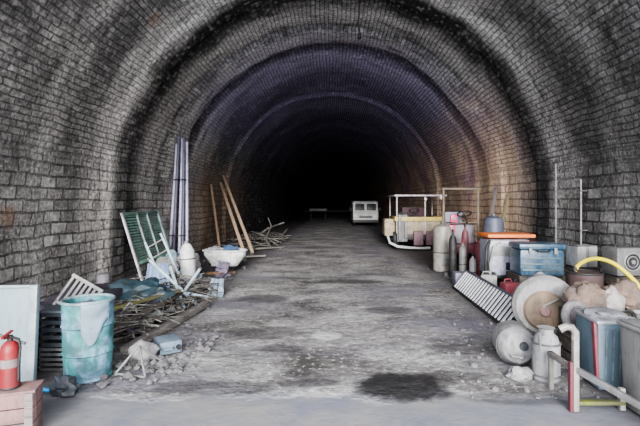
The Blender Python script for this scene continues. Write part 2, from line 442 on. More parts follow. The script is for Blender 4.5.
# ------------------------------------------------------------------ cable from the crown
t = thing('hanging_cable', 'thin dark cable hanging from the crown of the vault', 'cable', (.62, 10.0, 0))
MB().tube([(0, 0, 6.42), (.01, 0, 6.1), (-.01, .01, 5.85), (.015, 0, 5.6)], .016).build('wire', DARK, t)
MB().cyl((.015, 0, 5.62), (.015, 0, 5.50), .035, .05).build('lamp_holder', DARK, t)

# ================================================================== LEFT SIDE
# wooden box nearest the camera
t = thing('wooden_crate', 'pinkish brown wooden crate in the near left corner under the red extinguisher', 'crate', (-2.495, 3.093, 0), R(18))
for k in range(3):
    MB().box((0, -.09, .058 + k * .108), (.66, .02, .100), bev=.004).build('board', BROWNB, t)
    MB().box((.325, 0, .058 + k * .108), (.02, .16, .100), bev=.004).build('board', BROWNB, t)
MB().box((0, .09, .165), (.66, .02, .33)).build('back_panel', BROWNB, t)
MB().box((-.325, 0, .165), (.02, .16, .33)).build('end_panel', BROWNB, t)
MB().box((0, 0, .334), (.68, .21, .018), bev=.004).build('lid', BROWNB, t)
for sx in (-.3, .3): MB().box((sx, -.105, .165), (.05, .014, .32)).build('batten', WOODG, t)
# fire extinguisher
t = thing('fire_extinguisher', 'red fire extinguisher standing on the near left crate', 'extinguisher', (-2.35, 3.14, .343))
MB().lathe([(.052, 0), (.062, .01), (.062, .27), (.055, .31), (.035, .335), (.02, .345)], n=24).build('cylinder_body', RED, t)
MB().lathe([(.0632, .16), (.0632, .22)], n=24).build('label_band', mat('pale_band', (.55, .42, .42), .6), t)
v = MB().cyl((0, 0, .345), (0, 0, .385), .018).build('valve', DARK, t)
MB().box((.0, -.03, .40), (.02, .10, .012), rot=(R(15), 0, 0)).box((0, -.03, .375), (.02, .09, .01), rot=(R(-5), 0, 0)).build('lever', RED, v)
MB().tube([(.02, 0, .37), (.07, -.01, .36), (.082, -.01, .30), (.078, -.02, .18), (.075, -.02, .06)], .009).build('hose', BLACK, t)
MB().torus((0, 0, .012), .055, .01).build('base_ring', BLACK, t)

# pale blue-white metal panel
t = thing('metal_screen', 'tall pale blue-white metal screen standing upright behind the extinguisher', 'screen', (-2.72, 3.95, 0), (R(-4), 0, R(4)))
MB().box((-.42, 0, .47), (.84, .018, .90), bev=.004).build('sheet', PANEL, t)
FL = mat('flange_pale', (.58, .68, .72), .4, amt=.25)
MB().box((-.035, -.02, .47), (.07, .05, .92), bev=.008).build('side_flange', FL, t)
MB().box((-.81, -.02, .47), (.06, .05, .92), bev=.008).build('side_flange', FL, t)
MB().box((-.42, -.015, .92), (.84, .05, .025), bev=.006).build('edge_flange', FL, t)
MB().box((-.42, -.015, .02), (.84, .05, .04), bev=.006).build('edge_flange', FL, t)
MB().cyl((-.74, -.02, .62), (-.1, -.02, .40), .012).build('cross_brace', GREY, t)

# crates between panel and drum
def crate(name, label, cat, loc, d, m, rz=0, group=None, lid=None):
    t = thing(name, label, cat, loc, rz, group)
    w, l, h = d; b = MB()
    for sx in (-1, 1):
        for sy in (-1, 1): b.box((sx * (w / 2 - .012), sy * (l / 2 - .012), h / 2), (.024, .024, h))
    n = 5
    for k in range(n):
        z = .02 + (h - .04) * k / (n - 1)
        for s in (-1, 1):
            b.box((0, s * (l / 2 - .006), z), (w, .012, h / n * .55)); b.box((s * (w / 2 - .006), 0, z), (.012, l, h / n * .55))
    b.build('lattice_body', m, t)
    MB().box((0, 0, .01), (w - .02, l - .02, .016)).build('bottom', m, t)
    if lid: MB().box((0, 0, h + .011), (w + .02, l + .02, .02), bev=.005).build('lid', lid, t)
    return t
crate('plastic_crate', 'grey plastic crate at the bottom of the stack between panel and drum', 'crate', (-2.80, 4.45, .003), (.30, .30, .24), GREY)
crate('plastic_crate', 'dark plastic crate with grey lid on top of the stack beside the drum', 'crate', (-2.80, 4.45, .245), (.29, .28, .34), CHAR, lid=mat('slate_lid', (.15, .18, .22), .6))
t = tag(MB().tube([(-.13, 0, .02), (-.06, -.02, .035), (.02, -.015, .02), (.10, .0, .03), (.15, .02, .02)], .018).build('blue_hose', CYAN), 'short bright blue hose offcut lying before the crate stack', 'hose')
place(t, (-2.55, 3.85, 0.0))
o = tag(MB().blob((0, 0, .07), (.12, .09, .09), 4, .5, flat=.07).build('cable_bundle', CHAR), 'small dark bundle lying between crate stack and drum', 'bundle'); place(o, (-2.36, 3.80, 0))

# drum
t = thing('steel_drum', 'large blotchy teal and pale blue drum at the left of the lane', 'drum', (-2.38, 4.20, 0))
t.scale = (1, 1, .97)
MB().lathe([(.205, 0), (.215, .01), (.215, .02), (.208, .03), (.215, .25), (.227, .265), (.217, .28), (.222, .52), (.234, .535), (.224, .55), (.228, .76), (.20, .76), (.19, .05)], n=40).build('drum_shell', TEAL, t)
MB().torus((0, 0, .77), .226, .016, n=40).build('rim', TEALRIM, t)
MB().blob((0, 0, .60), (.19, .19, .17), 3, .25).build('sack_lining', PALEBLUE, t)
MB().sheet(lambda u, v: Vector(((.232 + .006 * math.sin(9 * v)) * math.cos(R(-75 + 60 * u)), (.232 + .006 * math.sin(9 * v)) * math.sin(R(-75 + 60 * u)), .79 - (.30 + .12 * math.sin(u * 5)) * v)), 12, 8, .004).build('plastic_flap', mat('pale_plastic_film', (.50, .66, .78), .35, amt=.2), t)

# tilted white-framed slatted chair
t = thing('slatted_chair', 'white framed slatted chair tipped over on the heap behind the drum', 'chair', (-3.16, 5.0, .30), (R(-24), R(24), R(-12)))
for sx in (-.2, .2):
    MB().box((sx, .0, .20), (.03, .03, .62), bev=.005).build('leg', WHITE, t)
    MB().box((sx, -.36, -.0), (.03, .03, .24), bev=.005).build('leg', WHITE, t)
b = MB()
for k in range(5): b.box((-.13 + k * .065, 0, .34), (.032, .012, .30), bev=.003)
bo = b.build('backrest', WHITE, t)
MB().box((0, 0, .51), (.46, .035, .04), bev=.008).box((0, 0, .17), (.42, .03, .03)).build('rail', WHITE, t)
b = MB()
for k in range(6): b.box((0, -.04 - k * .062, .12), (.42, .04, .014), bev=.003)
b.build('seat', mat('dark_seat', (.06, .07, .10), .6), t)
# dark purple tarpaulin-covered heap behind it
o = tag(MB().blob((0, 0, .14), (.75, 1.0, .34), 11, .5, 4, flat=.12).build('tarpaulin_heap', mat('dark_purple_tarp', (.055, .045, .065), .6, amt=.4)), 'dark purple tarpaulin heap at the wall behind drum and chair', 'tarpaulin'); place(o, (-3.35, 6.1, 0))
o = tag(MB().blob((0, 0, .10), (.42, .34, .22), 17, .5, 4, flat=.09).build('tarpaulin_heap', mat('teal_tarp', (.03, .075, .10), .6, amt=.4)), 'crumpled dark teal tarpaulin beyond the drum at the heap edge', 'tarpaulin'); place(o, (-2.85, 6.3, .22))

# brushwood: uncountable twigs
rng = random.Random(5)
b = MB()
for i in range(420):
    x = rng.uniform(-3.7, -2.15); y = rng.uniform(4.9, 8.0)
    z = rng.uniform(.02, .42) * (1 - abs(x + 2.9) / 1.2 * .5)
    a = rng.uniform(0, 6.28); l = rng.uniform(.12, .38); k = rng.uniform(-.18, .18)
    c = Vector((x, y, max(.02, z))); d = Vector((math.cos(a) * l, math.sin(a) * l, k * l))
    m_ = Vector((rng.uniform(-.05, .05), rng.uniform(-.05, .05), rng.uniform(-.02, .05)))
    r = rng.uniform(.005, .014)
    p0 = c - d; p1 = c + d
    p0.z = max(p0.z, .01); p1.z = max(p1.z, .01)
    b.tube([p0, c + m_, p1], [r, r * .9, r * .5], 5)
tag(b.build('brushwood', TWIG), 'tangle of dark twigs and wire heaped beside the left lane edge', 'brushwood', kind='stuff')
# scrap boards in the heap
TG = 'dark scrap boards strewn over the left heap'
base = None
for i in range(9):
    if i % 4 == 0:
        mm = [WOODD, DARK, WOODG][i // 4]
        base = tag(MB().box((0, 0, 0), (rng.uniform(.6, .95), .09, .022), bev=.003).build('scrap_board', mm), 'short %s board strewn on the twig heap' % ['black stained', 'dark sheet metal', 'grey weathered'][i // 4], 'board', TG + ' ' + str(i // 4)); o = base
        o['group'] = ['black boards on the left heap', 'metal strips on the left heap', 'grey boards on the left heap'][i // 4]
    else: o = base.copy(); COL.objects.link(o)
    place(o, (rng.uniform(-3.4, -2.45), 5.1 + i * .23, rng.uniform(.08, .22)), (rng.uniform(-.1, .1), rng.uniform(-.12, .12), rng.uniform(-.9, 1.9)))
# long beam along lane edge and a second plank
def plank(p0, p1, w, h, m, label, name='plank', cat='plank', group=None):
    p0, p1 = Vector(p0), Vector(p1); d = p1 - p0
    o = MB().box((0, 0, 0), (d.length, w, h), bev=min(w, h) * .12).build(name, m)
    o.location = (p0 + p1) / 2; o.rotation_euler = d.to_track_quat('X', 'Z').to_euler()
    return tag(o, label, cat, group)
plank((-2.30, 4.75, .05), (-2.02, 6.95, .07), .10, .09, WOODG, 'long grey timber beam edging the lane beside the twig heap', 'long_timber', 'beam')
plank((-2.62, 4.7, .16), (-2.35, 6.6, .30), .14, .03, WOODD, 'dark plank lying on the twig heap just behind the grey beam')
plank((-3.0, 5.2, .32), (-2.3, 6.5, .36), .07, .04, mat('mossy_yellow_timber', (.20, .19, .06), .8), 'narrow mossy yellow batten lying across the twig heap', 'batten', 'batten')

rg = random.Random(77)
SC = [('ragged ice-blue plastic scrap lying in the left clutter', 'pale blue plastic scraps in the left clutter', mat('scrap_ice', (.62, .74, .82), .5, amt=.3)),
      ('ragged off-white plastic scrap lying in the left clutter', 'white plastic scraps in the left clutter', mat('scrap_white', (.85, .83, .85), .6, amt=.3)),
      ('ragged mauve cloth scrap lying in the left clutter', 'mauve cloth scraps in the left clutter', mat('scrap_mauve', (.34, .28, .40), .8, amt=.3))]
for q, (lab, grp, m_) in enumerate(SC):
    def rag(u, v, q=q):
        a = noise.noise(Vector((u * 3, v * 3, q * 5))) * .07
        return Vector(((u - .5) * .34 + .05 * noise.noise(Vector((v * 6, q, 1))), (v - .5) * .24 + .05 * noise.noise(Vector((u * 6, q, 4))), a))
    first = MB().sheet(rag, 9, 7, .006).build('plastic_scrap' if q < 2 else 'cloth_scrap', m_); tag(first, lab, 'scrap', grp)
    for k in range(9):
        o = first if k == 0 else first.copy()
        if k: COL.objects.link(o)
        y_ = rg.uniform(5.0, 10.2); x_ = rg.uniform(-3.5, -2.25) if y_ > 6.5 else rg.uniform(-3.0, -2.25)
        o.location = (x_, y_, rg.uniform(.06, .30)); o.rotation_euler = (rg.uniform(-.7, .9), rg.uniform(-.6, .6), rg.uniform(0, 6)); o.scale = (rg.uniform(.5, 1.1),) * 3
# pale lumps
def jerry(loc, rot, m, label, sc=1.0, group=None):
    t = thing('jerry_can', label, 'jerry can', loc, rot, group); t.scale = (sc,) * 3
    MB().box((0, 0, .17), (.26, .15, .32), bev=.03).build('can_body', m, t)
    MB().cyl((.08, 0, .32), (.08, 0, .37), .028).build('cap', BLACK, t)
    MB().tube([(-.1, 0, .32), (-.09, 0, .37), (.0, 0, .375), (.03, 0, .32)], .014).build('handle', m, t)
    return t
jerry((-1.96, 5.02, .085), (R(90), 0, R(35)), PALEBLUE, 'pale blue plastic can lying flat beside the lane edge', .95)
o = tag(MB().blob((0, 0, .09), (.15, .12, .11), 21, .35, flat=.08).build('plastic_sack', WHITE2), 'small off-white sack lying at the lane before the beam', 'sack'); place(o, (-2.02, 4.62, 0))
# metal trestle of tubes standing by near heap
t = thing('folding_trestle', 'small grey folded tube trestle lying before the heap beside the drum', 'trestle', (-1.92, 4.22, .015), (0, 0, R(-14)))
for pts in [((-.20, -.05, .0), (-.05, .1, .24)), ((.14, -.05, .0), (-.05, .1, .24)), ((-.20, -.05, .0), (.14, -.05, .0)), ((-.05, .1, .24), (.12, .3, .0))]:
    MB().cyl(pts[0], pts[1], .011).build('tube', LGREY, t)

# rubble
def rubble(name, label, n, spots, seed, m, smax=.07):
    rg = random.Random(seed); b = MB()
    for i in range(n):
        x0, x1, y0, y1 = spots[rg.randrange(len(spots))]
        s = rg.uniform(.012, smax) * (1 if rg.random() > .7 else .5)
        b.blob((rg.uniform(x0, x1), rg.uniform(y0, y1), s * .3), (s, s * rg.uniform(.6, 1), s * rg.uniform(.4, .8)), i, .5, 1, rot=(0, 0, rg.uniform(0, 6)))
    return tag(b.build(name, m, smooth=None), label, 'rubble', kind='stuff')
rubble('rubble', 'pale broken rubble scattered before the left heap and drum', 200, [(-2.6, -1.5, 4.0, 4.9), (-2.2, -1.4, 4.3, 5.4)], 1, STONE)
rubble('rubble', 'grey gravel and crumbs along the right lane edge', 170, [(1.2, 2.4, 3.7, 4.9), (1.6, 2.4, 4.6, 6)], 2, STONE, .045)
rubble('rubble', 'dark rubble strewn along the foot of the left wall', 330, [(-4.4, -2.3, 6, 12), (-4.4, -2.2, 9, 20), (-4.5, -3.3, 5, 10)], 3, STONED, .12)
rubble('rubble', 'dark rubble strewn along the foot of the right wall', 260, [(2.4, 4.4, 6, 12), (2.5, 4.4, 9, 24)], 4, STONED, .10)
stone0 = None
for i, (x, y, s) in enumerate([(-1.75, 4.45, .07), (-2.12, 3.98, .06), (-1.62, 4.8, .05), (-1.86, 5.5, .06), (-1.9, 4.1, .045), (-1.55, 4.3, .04), (-1.98, 5.9, .055), (-1.72, 5.15, .045)]):
    if stone0 is None:
        stone0 = tag(MB().blob((0, 0, .4), (1, .8, .6), 33, .5, 2, flat=.42).build('rubble_stone', STONE, smooth=None), 'fist-sized pale stone lying loose before the left heap', 'stone', 'loose pale stones on the left of the lane'); o = stone0
    else: o = stone0.copy(); COL.objects.link(o)
    o.location = (x, y, -.004); o.rotation_euler = (0, 0, i * 1.3); o.scale = (s, s * .9, s * (.8 + .1 * (i % 3)))

# green slatted gate leaning on left wall
BX = MB
t = thing('slatted_gate', 'green slatted gate with pale uprights leaning against the left wall', 'gate', (-3.98, 9.95, 0), (R(-17), 0, R(90)))
b = BX()
for k in range(17): b.box((0.0, 0, .46 + k * .062), (1.86, .018, .036))
b.build('slat_panel', GREEN, t)
PGR = mat('pale_green_paint', (.62, .78, .74), .6)
for x, m_, w in ((-.96, mat('pale_lilac_paint', (.62, .58, .62), .6), .07), (-.30, PGR, .05), (.22, PGR, .05), (.92, PGR, .16)):
    BX().box((x, -.03, .77), (w, .04, 1.52), bev=.006).build('upright', m_, t)
BX().box((0, -.03, 1.50), (1.98, .035, .07), bev=.006).build('top_rail', mat('rail_green', (.24, .42, .35), .6), t)
BX().box((0, -.03, .42), (1.90, .035, .06), bev=.006).build('bottom_rail', GREEN, t)
# second gate-like pale panel, right of it
t = thing('ladder', 'pale blue metal ladder leaning beside the green gate', 'ladder', (-2.86, 7.95, 0), (R(-20), R(-30), R(4)))
for sx in (-.17, .17): MB().box((sx, 0, .62), (.04, .03, 1.24), bev=.006).build('rail', mat('ice_blue_paint', (.46, .58, .64), .5, amt=.35), t)
for k in range(5): MB().cyl((-.17, 0, .15 + k * .24), (.17, 0, .15 + k * .24), .014).build('rung', LGREY, t)
# rumpled pale blue sheet
def wavy(w, h, a, seed, lean):
    def f(u, v):
        q = noise.noise(Vector((u * 3, v * 2, seed))) * a + math.sin(u * 17 + seed) * a * .3
        x = (u - .5) * w * (1 - .25 * v)
        return Vector((x, q + lean * v, h * v))
    return f
t = tag(MB().sheet(wavy(.48, .62, .09, 2.0, .22), 22, 14, .012).build('tarpaulin_sheet', mat('mid_blue_sheet', (.24, .34, .52), .5, amt=.3)), 'rumpled mid-blue sheet propped up between gate and white canister', 'tarpaulin')
place(t, (-3.02, 7.35, .0), (0, 0, R(10)))
o = tag(MB().blob((0, 0, .09), (.17, .14, .13), 8, .4, flat=.085).build('plastic_sack', WHITE2), 'crumpled white sack lying at the foot of the green gate', 'sack'); place(o, (-3.68, 7.7, 0))
o = tag(MB().lathe([(.09, 0), (.11, .01), (.12, .30), (.115, .36), (.06, .38)], n=20).build('paint_pail', mat('lilac_pail', (.42, .38, .44), .6)), 'lilac grey lidded pail standing by the left wall beyond the tipped chair', 'pail'); place(o, (-4.25, 8.0, .0))

# pipes bundle
t = thing('pipe_bundle', 'tall bundle of lavender plastic pipes standing against the left wall', 'pipes', (-4.12, 11.7, 0), (R(0), R(-1), 0))
rg = random.Random(9)
for k, (x, y, h) in enumerate([(-.13, 0, 3.3), (-.055, -.05, 3.5), (.02, .03, 3.45), (.09, -.03, 3.55), (.15, .03, 3.35), (.0, .09, 3.4)]):
    MB().cyl((x * 1.7 - .05, y - .12, .0), (x * .95 + .04, y + .12, h), .037, .036, 12).build('pipe', LAVPIPE if k % 2 == 0 else mat('dark_lavender_pipe', (.27, .26, .40), .5), t)
MB().torus((0.02, .02, 2.3), .165, .012, rot=(R(-4), 0, 0)).build('binding', BLACK, t)
MB().torus((-.03, -.07, .8), .215, .012, rot=(R(-4), 0, 0)).build('binding', BLACK, t)
o = tag(MB().blob((0, 0, .22), (.24, .18, .30), 5, .3, flat=.2).build('plastic_sack', PALEBLUE), 'pale blue stuffed sack at the foot of the tall pipe bundle', 'sack'); place(o, (-3.85, 10.4, .0))

# tall white canister
t = thing('water_canister', 'tall narrow white canister standing in the left clutter before the bathtub', 'canister', (-2.90, 8.75, 0), (0, R(-4), 0))
MB().lathe([(.10, 0), (.135, .04), (.15, .5), (.14, .72), (.09, .82), (.05, .86)], n=24).build('canister_body', BWHITE, t)
MB().cyl((0, 0, .85), (0, 0, .91), .045).build('cap', LGREY, t)
MB().torus((0, 0, .55), .15, .012).build('band', GREY, t)
# canopy-like white bathtub
t = thing('bathtub', 'old white bathtub filled with junk on the left', 'bathtub', (-2.66, 10.7, 0), R(-4))
def tub(u, v):
    a = u * 2 * math.pi; k = .62 + .38 * min(1, v * 1.4)
    e_ = 2.6; ca, sa = math.cos(a), math.sin(a)
    x = .52 * k * math.copysign(abs(ca) ** (2 / e_), ca); y_ = .26 * k * math.copysign(abs(sa) ** (2 / e_), sa)
    return Vector((x, y_, .12 + .38 * v))
MB().sheet(tub, 40, 10, .02).build('tub_shell', BWHITE, t)
MB().tube([(.54 * math.copysign(abs(math.cos(a)) ** .77, math.cos(a)), .28 * math.copysign(abs(math.sin(a)) ** .77, math.sin(a)), .50) for a in [i * 2 * math.pi / 40 for i in range(41)]], .022).build('rim', BWHITE, t)
MB().box((0, 0, .13), (.62, .30, .02)).build('tub_bottom', WHITE, t)
for sx in (-.24, .24):
    for sy in (-.1, .1): MB().cyl((sx, sy, 0), (sx * .95, sy, .14), .018, .03).build('foot', DARK, t)
o = tag(MB().blob((0, 0, .0), (.20, .14, .16), 15, .4).build('cloth_bundle', mat('deep_blue_cloth', (.05, .12, .24), .8)), 'deep blue cloth bundle lying in the white bathtub', 'cloth'); place(o, (-2.55, 10.68, .46))
o = tag(MB().blob((0, 0, .0), (.22, .15, .13), 25, .4).build('plastic_sack', WHITE2), 'white sack lying in the left end of the bathtub', 'sack'); place(o, (-2.9, 10.72, .47))
plank((-2.9, 9.95, .05), (-2.25, 10.05, .06), .12, .05, mat('orange_brown_board', (.42, .22, .10), .8), 'short orange-brown board lying on the ground before the bathtub', 'board', 'board')
# two sacks
for (x, y, z, s, m_, lab) in [(-3.35, 10.0, 0, .28, WHITE2, 'big off-white sack between tall canister and bathtub'), (-3.6, 9.3, 0, .25, WHITE, 'round white sack by the left wall beneath the pipe bundle'), (-3.35, 8.3, 0, .17, WHITE2, 'white sack behind the rumpled blue sheet')]:
    o = tag(MB().blob((0, 0, s * .9), (s, s * .8, s * 1.1), int(x * -10), .3, flat=s * .85).build('plastic_sack', m_), lab, 'sack'); place(o, (x, y, z))
# crossed pale blue tubes
TU = [((-3.05, 7.15, .75), (-2.18, 6.95, .04)), ((-2.75, 7.3, .62), (-2.30, 6.7, .03)), ((-2.28, 7.45, .55), (-2.55, 6.95, .03)), ((-2.95, 6.9, .35), (-2.1, 7.3, .08))]
LT = ['longest pale blue tube sloping down to the lane from the blue sheet', 'pale blue tube crossing in the middle of the tube heap', 'steepest pale blue tube leaning right above the lane edge', 'lowest pale blue tube lying nearly flat across the tube heap']
for (a, b_), lab in zip(TU, LT):
    a, b_ = Vector(a), Vector(b_)
    t = thing('metal_tube', lab, 'tube', b_)
    MB().cyl((0, 0, 0), a - b_, .026).build('tube_shaft', mat('ice_blue_paint', (1, 1, 1)), t)
    MB().cyl((a - b_) * .97, (a - b_) * 1.01, .032).build('end_cap', GREY, t)
o = tag(MB().sheet(wavy(.34, .30, .05, 5.0, .1), 14, 8, .01).build('sheet_offcut', PALEBLUE), 'small pale blue sheet offcut standing beside the crossed tubes', 'sheet'); place(o, (-2.12, 7.75, 0), (0, 0, R(-20)))

# leaning poles
plank((-2.62, 14.2, .02), (-4.28, 16.9, 2.75), .09, .06, WOODT, 'right-hand tan pole leaning against the rust-stained left wall', 'wooden_pole', 'pole')
plank((-2.95, 14.4, .02), (-4.36, 16.8, 2.45), .10, .06, WOODT, 'middle tan pole leaning against the rust-stained left wall', 'wooden_pole', 'pole')
plank((-4.02, 15.4, .02), (-4.42, 15.7, 2.35), .07, .05, WOODT, 'steepest tan pole, leftmost by the rust-stained left wall', 'wooden_pole', 'pole')
# far left debris branches
def branch(pts, r, label, m=TWIG, name='branch'):
    p0 = Vector(pts[0]); n = len(pts)
    o = MB().tube([Vector(p) - p0 for p in pts], [r * (1 - .5 * i / n) for i in range(n)], 7).build(name, m); o.location = p0
    return tag(o, label, 'branch')
GB = mat('bleached_wood', (.34, .32, .29), .9)
branch([(-2.2, 15.6, .03), (-2.5, 16.2, .3), (-2.4, 17, .75), (-2.6, 17.5, 1.05)], .04, 'curved bleached branch rising from the far left heap', GB)
branch([(-3.1, 15.2, .04), (-2.6, 16.0, .12), (-2.1, 17.2, .25), (-1.9, 18.2, .55)], .045, 'long bleached branch sloping up to the right in the far left heap', GB)
branch([(-2.0, 16.2, .03), (-2.6, 16.9, .35), (-3.3, 17.6, .5)], .04, 'grey branch crossing toward the wall in the far left heap')
branch([(-3.4, 18, .1), (-2.7, 18.3, .6), (-2.1, 18.8, .8)], .05, 'dark thick branch at the back of the far left heap')
plank((-2.9, 15.0, .06), (-1.75, 15.7, .06), .12, .06, GB, 'bleached plank on the ground at the front of the far left heap')
plank((-3.3, 12.6, .06), (-2.05, 13.2, .06), .14, .05, WOODG, 'grey plank on the ground between bathtub and leaning poles')
b = MB(); rg = random.Random(44)
for i in range(90):
    c = Vector((rg.uniform(-3.9, -2.1), rg.uniform(15.5, 20), rg.uniform(.03, .35))); a = rg.uniform(0, 6.28); l = rg.uniform(.2, .5)
    d = Vector((math.cos(a) * l, math.sin(a) * l, rg.uniform(-.1, .3) * l)); q = c - d; q.z = max(q.z, .01); w = c + d; w.z = max(w.z, .01)
    b.tube([q, c + Vector((0, 0, .03)), w], .014, 5)
tag(b.build('brushwood', TWIG), 'dim tangle of brushwood further in along the left wall', 'brushwood', kind='stuff')

# far pale barrier in the dark
t = thing('road_barrier', 'faint low pale barrier deep in the dark of the tunnel', 'barrier', (-1.35, 42, 0))
MB().box((0, 0, .95), (1.7, .05, .2), bev=.01).build('beam', WHITE, t)
for sx in (-.7, .7):
    MB().box((sx, .15, .45), (.06, .06, .92), rot=(R(-12), 0, 0)).box((sx, -.15, .45), (.06, .06, .92), rot=(R(12), 0, 0)).build('trestle_leg', GREY, t)

# ================================================================== VAN
t = thing('van', 'white van parked at the dark far end of the lane', 'van', (2.35, 30.0, 0), R(0))
def prism(b, poly, x0, x1):           # side outline (y,z) extruded across x
    A = [b.bm.verts.new((x0, y, z)) for y, z in poly]; B = [b.bm.verts.new((x1, y, z)) for y, z in poly]; n = len(poly)
    b.bm.faces.new(A[::-1]); b.bm.faces.new(B)
    for i in range(n): b.bm.faces.new((A[i], A[(i + 1) % n], B[(i + 1) % n], B[i]))
b = MB(); prism(b, [(0, .30), (0.0, .95), (.10, 1.02), (.22, 1.66), (.34, 1.76), (3.2, 1.80), (4.0, 1.72), (4.1, .35), (3.9, .25), (.1, .25)], -.88, .88)
es = [e_ for e_ in b.bm.edges]
bmesh.ops.bevel(b.bm, geom=es, offset=.05, segments=2, affect='EDGES')
b.build('van_body', VANW, t)
for sx in (-.40, .40):
    w = MB().box((sx, .13, 1.34), (.64, .02, .46), rot=(R(-10.5), 0, 0), bev=.008).build('windscreen', GLASS, t)
MB().box((0, .14, 1.34), (.06, .03, .5), rot=(R(-10.5), 0, 0)).build('pillar', VANW, t)
MB().box((0, -.04, .36), (1.78, .12, .20), bev=.03).build('bumper', mat('dark_bumper', (.08, .08, .08), .6), t)
MB().box((0, -.015, .66), (.9, .04, .16), bev=.01).build('grille', mat('grille_grey', (.22, .22, .22), .5), t)
for sx in (-.66, .66):
    MB().lathe([(.10, 0), (.11, .02), (.10, .04), (.03, .055)], (sx, .0, .70), 20, (R(90), 0, 0)).build('headlamp', mat('lamp_glass', (.75, .75, .73), .2, amt=.1), t)
    MB().cyl((sx * 1.38, .3, 1.15), (sx * 1.5, .3, 1.15), .03).box((sx * 1.58, .28, 1.2), (.14, .05, .24), bev=.015).build('mirror', BLACK, t)
    MB().box((sx * 1.338, 1.0, 1.36), (.012, 1.1, .42), bev=.004).build('side_window', GLASS, t)
for sx in (-.78, .78):
    for y in (.75, 3.2):
        w = MB().lathe([(.2, -.09), (.31, -.08), (.33, -.05), (.33, .05), (.31, .08), (.2, .09)], (sx, y, .33), 24, (0, R(90), 0)).build('wheel', BLACK, t)
        MB().cyl((sx + math.copysign(.08, sx), y, .33), (sx + math.copysign(.1, sx), y, .33), .18).build('hubcap', LGREY, w)

# ================================================================== RIGHT SIDE, from far to near
def wheel(parent, c, r, w, m=BLACK, hub=LGREY):
    x = MB().lathe([(r * .55, -w / 2), (r * .93, -w / 2), (r, -w * .3), (r, w * .3), (r * .93, w / 2), (r * .55, w / 2)], c, 26, (0, R(90), 0)).build('wheel', m, parent)
    MB().lathe([(r * .12, -w * .55), (r * .15, -w * .4), (r * .56, -w * .35), (r * .56, w * .35), (r * .15, w * .4), (r * .12, w * .55)], c, 20, (0, R(90), 0)).build('hub', hub, x)
    return x
# yellow canopied works vehicle
t = thing('works_vehicle', 'yellow and tan works vehicle under a white framed canopy by the right wall', 'vehicle', (3.02, 15.4, 0))
MB().box((.15, .9, .45), (1.7, 2.2, .20), bev=.03).build('chassis', DARK, t)
MB().box((.05, .25, .78), (1.55, .85, .52), bev=.05).build('front_body', TAN, t)
MB().box((.05, -.20, 1.10), (1.72, .09, .15), bev=.015).build('front_beam', YEL, t)
MB().box((-.75, .5, 1.12), (.09, 1.4, .12), bev=.015).box((.85, .5, 1.12), (.09, 1.4, .12), bev=.015).build('side_beam', YEL, t)
MB().box((-.93, .5, .78), (.38, .7, .62), bev=.06).build('engine_cover', mat('straw_yellow_cover', (.48, .40, .25), .6, amt=.4), t)
MB().box((.2, 1.35, 1.0), (.9, .5, .12), bev=.03).box((.2, 1.62, 1.25), (.9, .1, .5), bev=.03).build('seat', mat('maroon_seat', (.10, .04, .06), .7), t)
MB().box((.12, .75, 1.93), (1.86, 1.95, .06), bev=.02).build('canopy_roof', mat('canopy_pinkish_white', (.62, .56, .58), .5, amt=.3), t)
for (x, y) in ((-.72, -.15), (.95, -.15), (.28, -.17), (-.72, 1.65), (.95, 1.65)):
    MB().cyl((x, y, .6), (x, y, 1.91), .028).build('canopy_post', mat('canopy_pinkish_white', (1, 1, 1)), t)
MB().lathe([(.04, 0), (.075, .02), (.075, .05), (.03, .07)], (.86, -.2, 1.86), 16, (R(90), 0, 0)).build('lamp', mat('lamp_glass', (1, 1, 1)), t)
MB().lathe([(.03, 0), (.05, .02), (.05, .05), (.02, .07)], (.28, -.2, 1.80), 16, (R(90), 0, 0)).build('lamp', mat('lamp_glass', (1, 1, 1)), t)
b = MB(); prism(b, [(-.22, .3), (-.22, 1.25), (-.10, 1.32), (.1, 1.32), (.1, .3)], -.72, -.36); b.build('radiator_column', GREY, t)
MB().box((-.64, -.30, .80), (.10, .1, .9), bev=.03).box((-.42, -.28, .72), (.08, .08, .6), bev=.02).build('front_pipe', LGREY, t)
MB().tube([(-1.05, -.2, .5), (-1.0, -.4, .28), (-.75, -.52, .16), (-.3, -.56, .12), (.1, -.5, .10), (.4, -.4, .10)], .045, 10).build('bumper_bar', mat('bumper_white', (.66, .66, .66), .4, amt=.15), t)
MB().box((.02, -.22, .42), (.34, .2, .5), bev=.03).box((.45, -.15, .42), (.3, .2, .5), bev=.03).build('tool_box', mat('dusky_pink_metal', (.30, .16, .20), .6, amt=.4), t)
s = MB().cyl((.1, .75, .9), (.1, .95, 1.35), .02).build('steering_column', DARK, t)
MB().torus((.1, .96, 1.37), .17, .018, rot=(R(-30), 0, 0)).build('steering_wheel', BLACK, s)
for sx in (-.72, .92):
    for y in (.35, 1.75): wheel(t, (sx, y, .35), .35, .2)

# cream boiler
t = thing('water_boiler', 'cream enamel boiler standing beside the works vehicle', 'boiler', (2.72, 10.6, 0))
MB().lathe([(.20, 0), (.225, .03), (.225, .44), (.215, .47), (.225, .5), (.225, 1.0), (.19, 1.10), (.08, 1.15)], n=32).build('tank', CREAM, t)
MB().torus((0, 0, .47), .228, .014).build('band', GREY, t)
MB().cyl((0, 0, 1.13), (0, 0, 1.24), .03).build('outlet_pipe', GREY, t)
MB().box((.0, -.225, .25), (.16, .02, .2), bev=.01).build('hatch', LGREY, t)
for a in (30, 150, 270): MB().cyl((.17 * math.cos(R(a)), .17 * math.sin(R(a)), -.0), (.17 * math.cos(R(a)), .17 * math.sin(R(a)), .05), .02).build('foot', DARK, t)
MB().tube([(.2, -.12, .28), (.32, -.15, .27), (.36, -.15, .2)], .02).build('tap', BLACK, t)

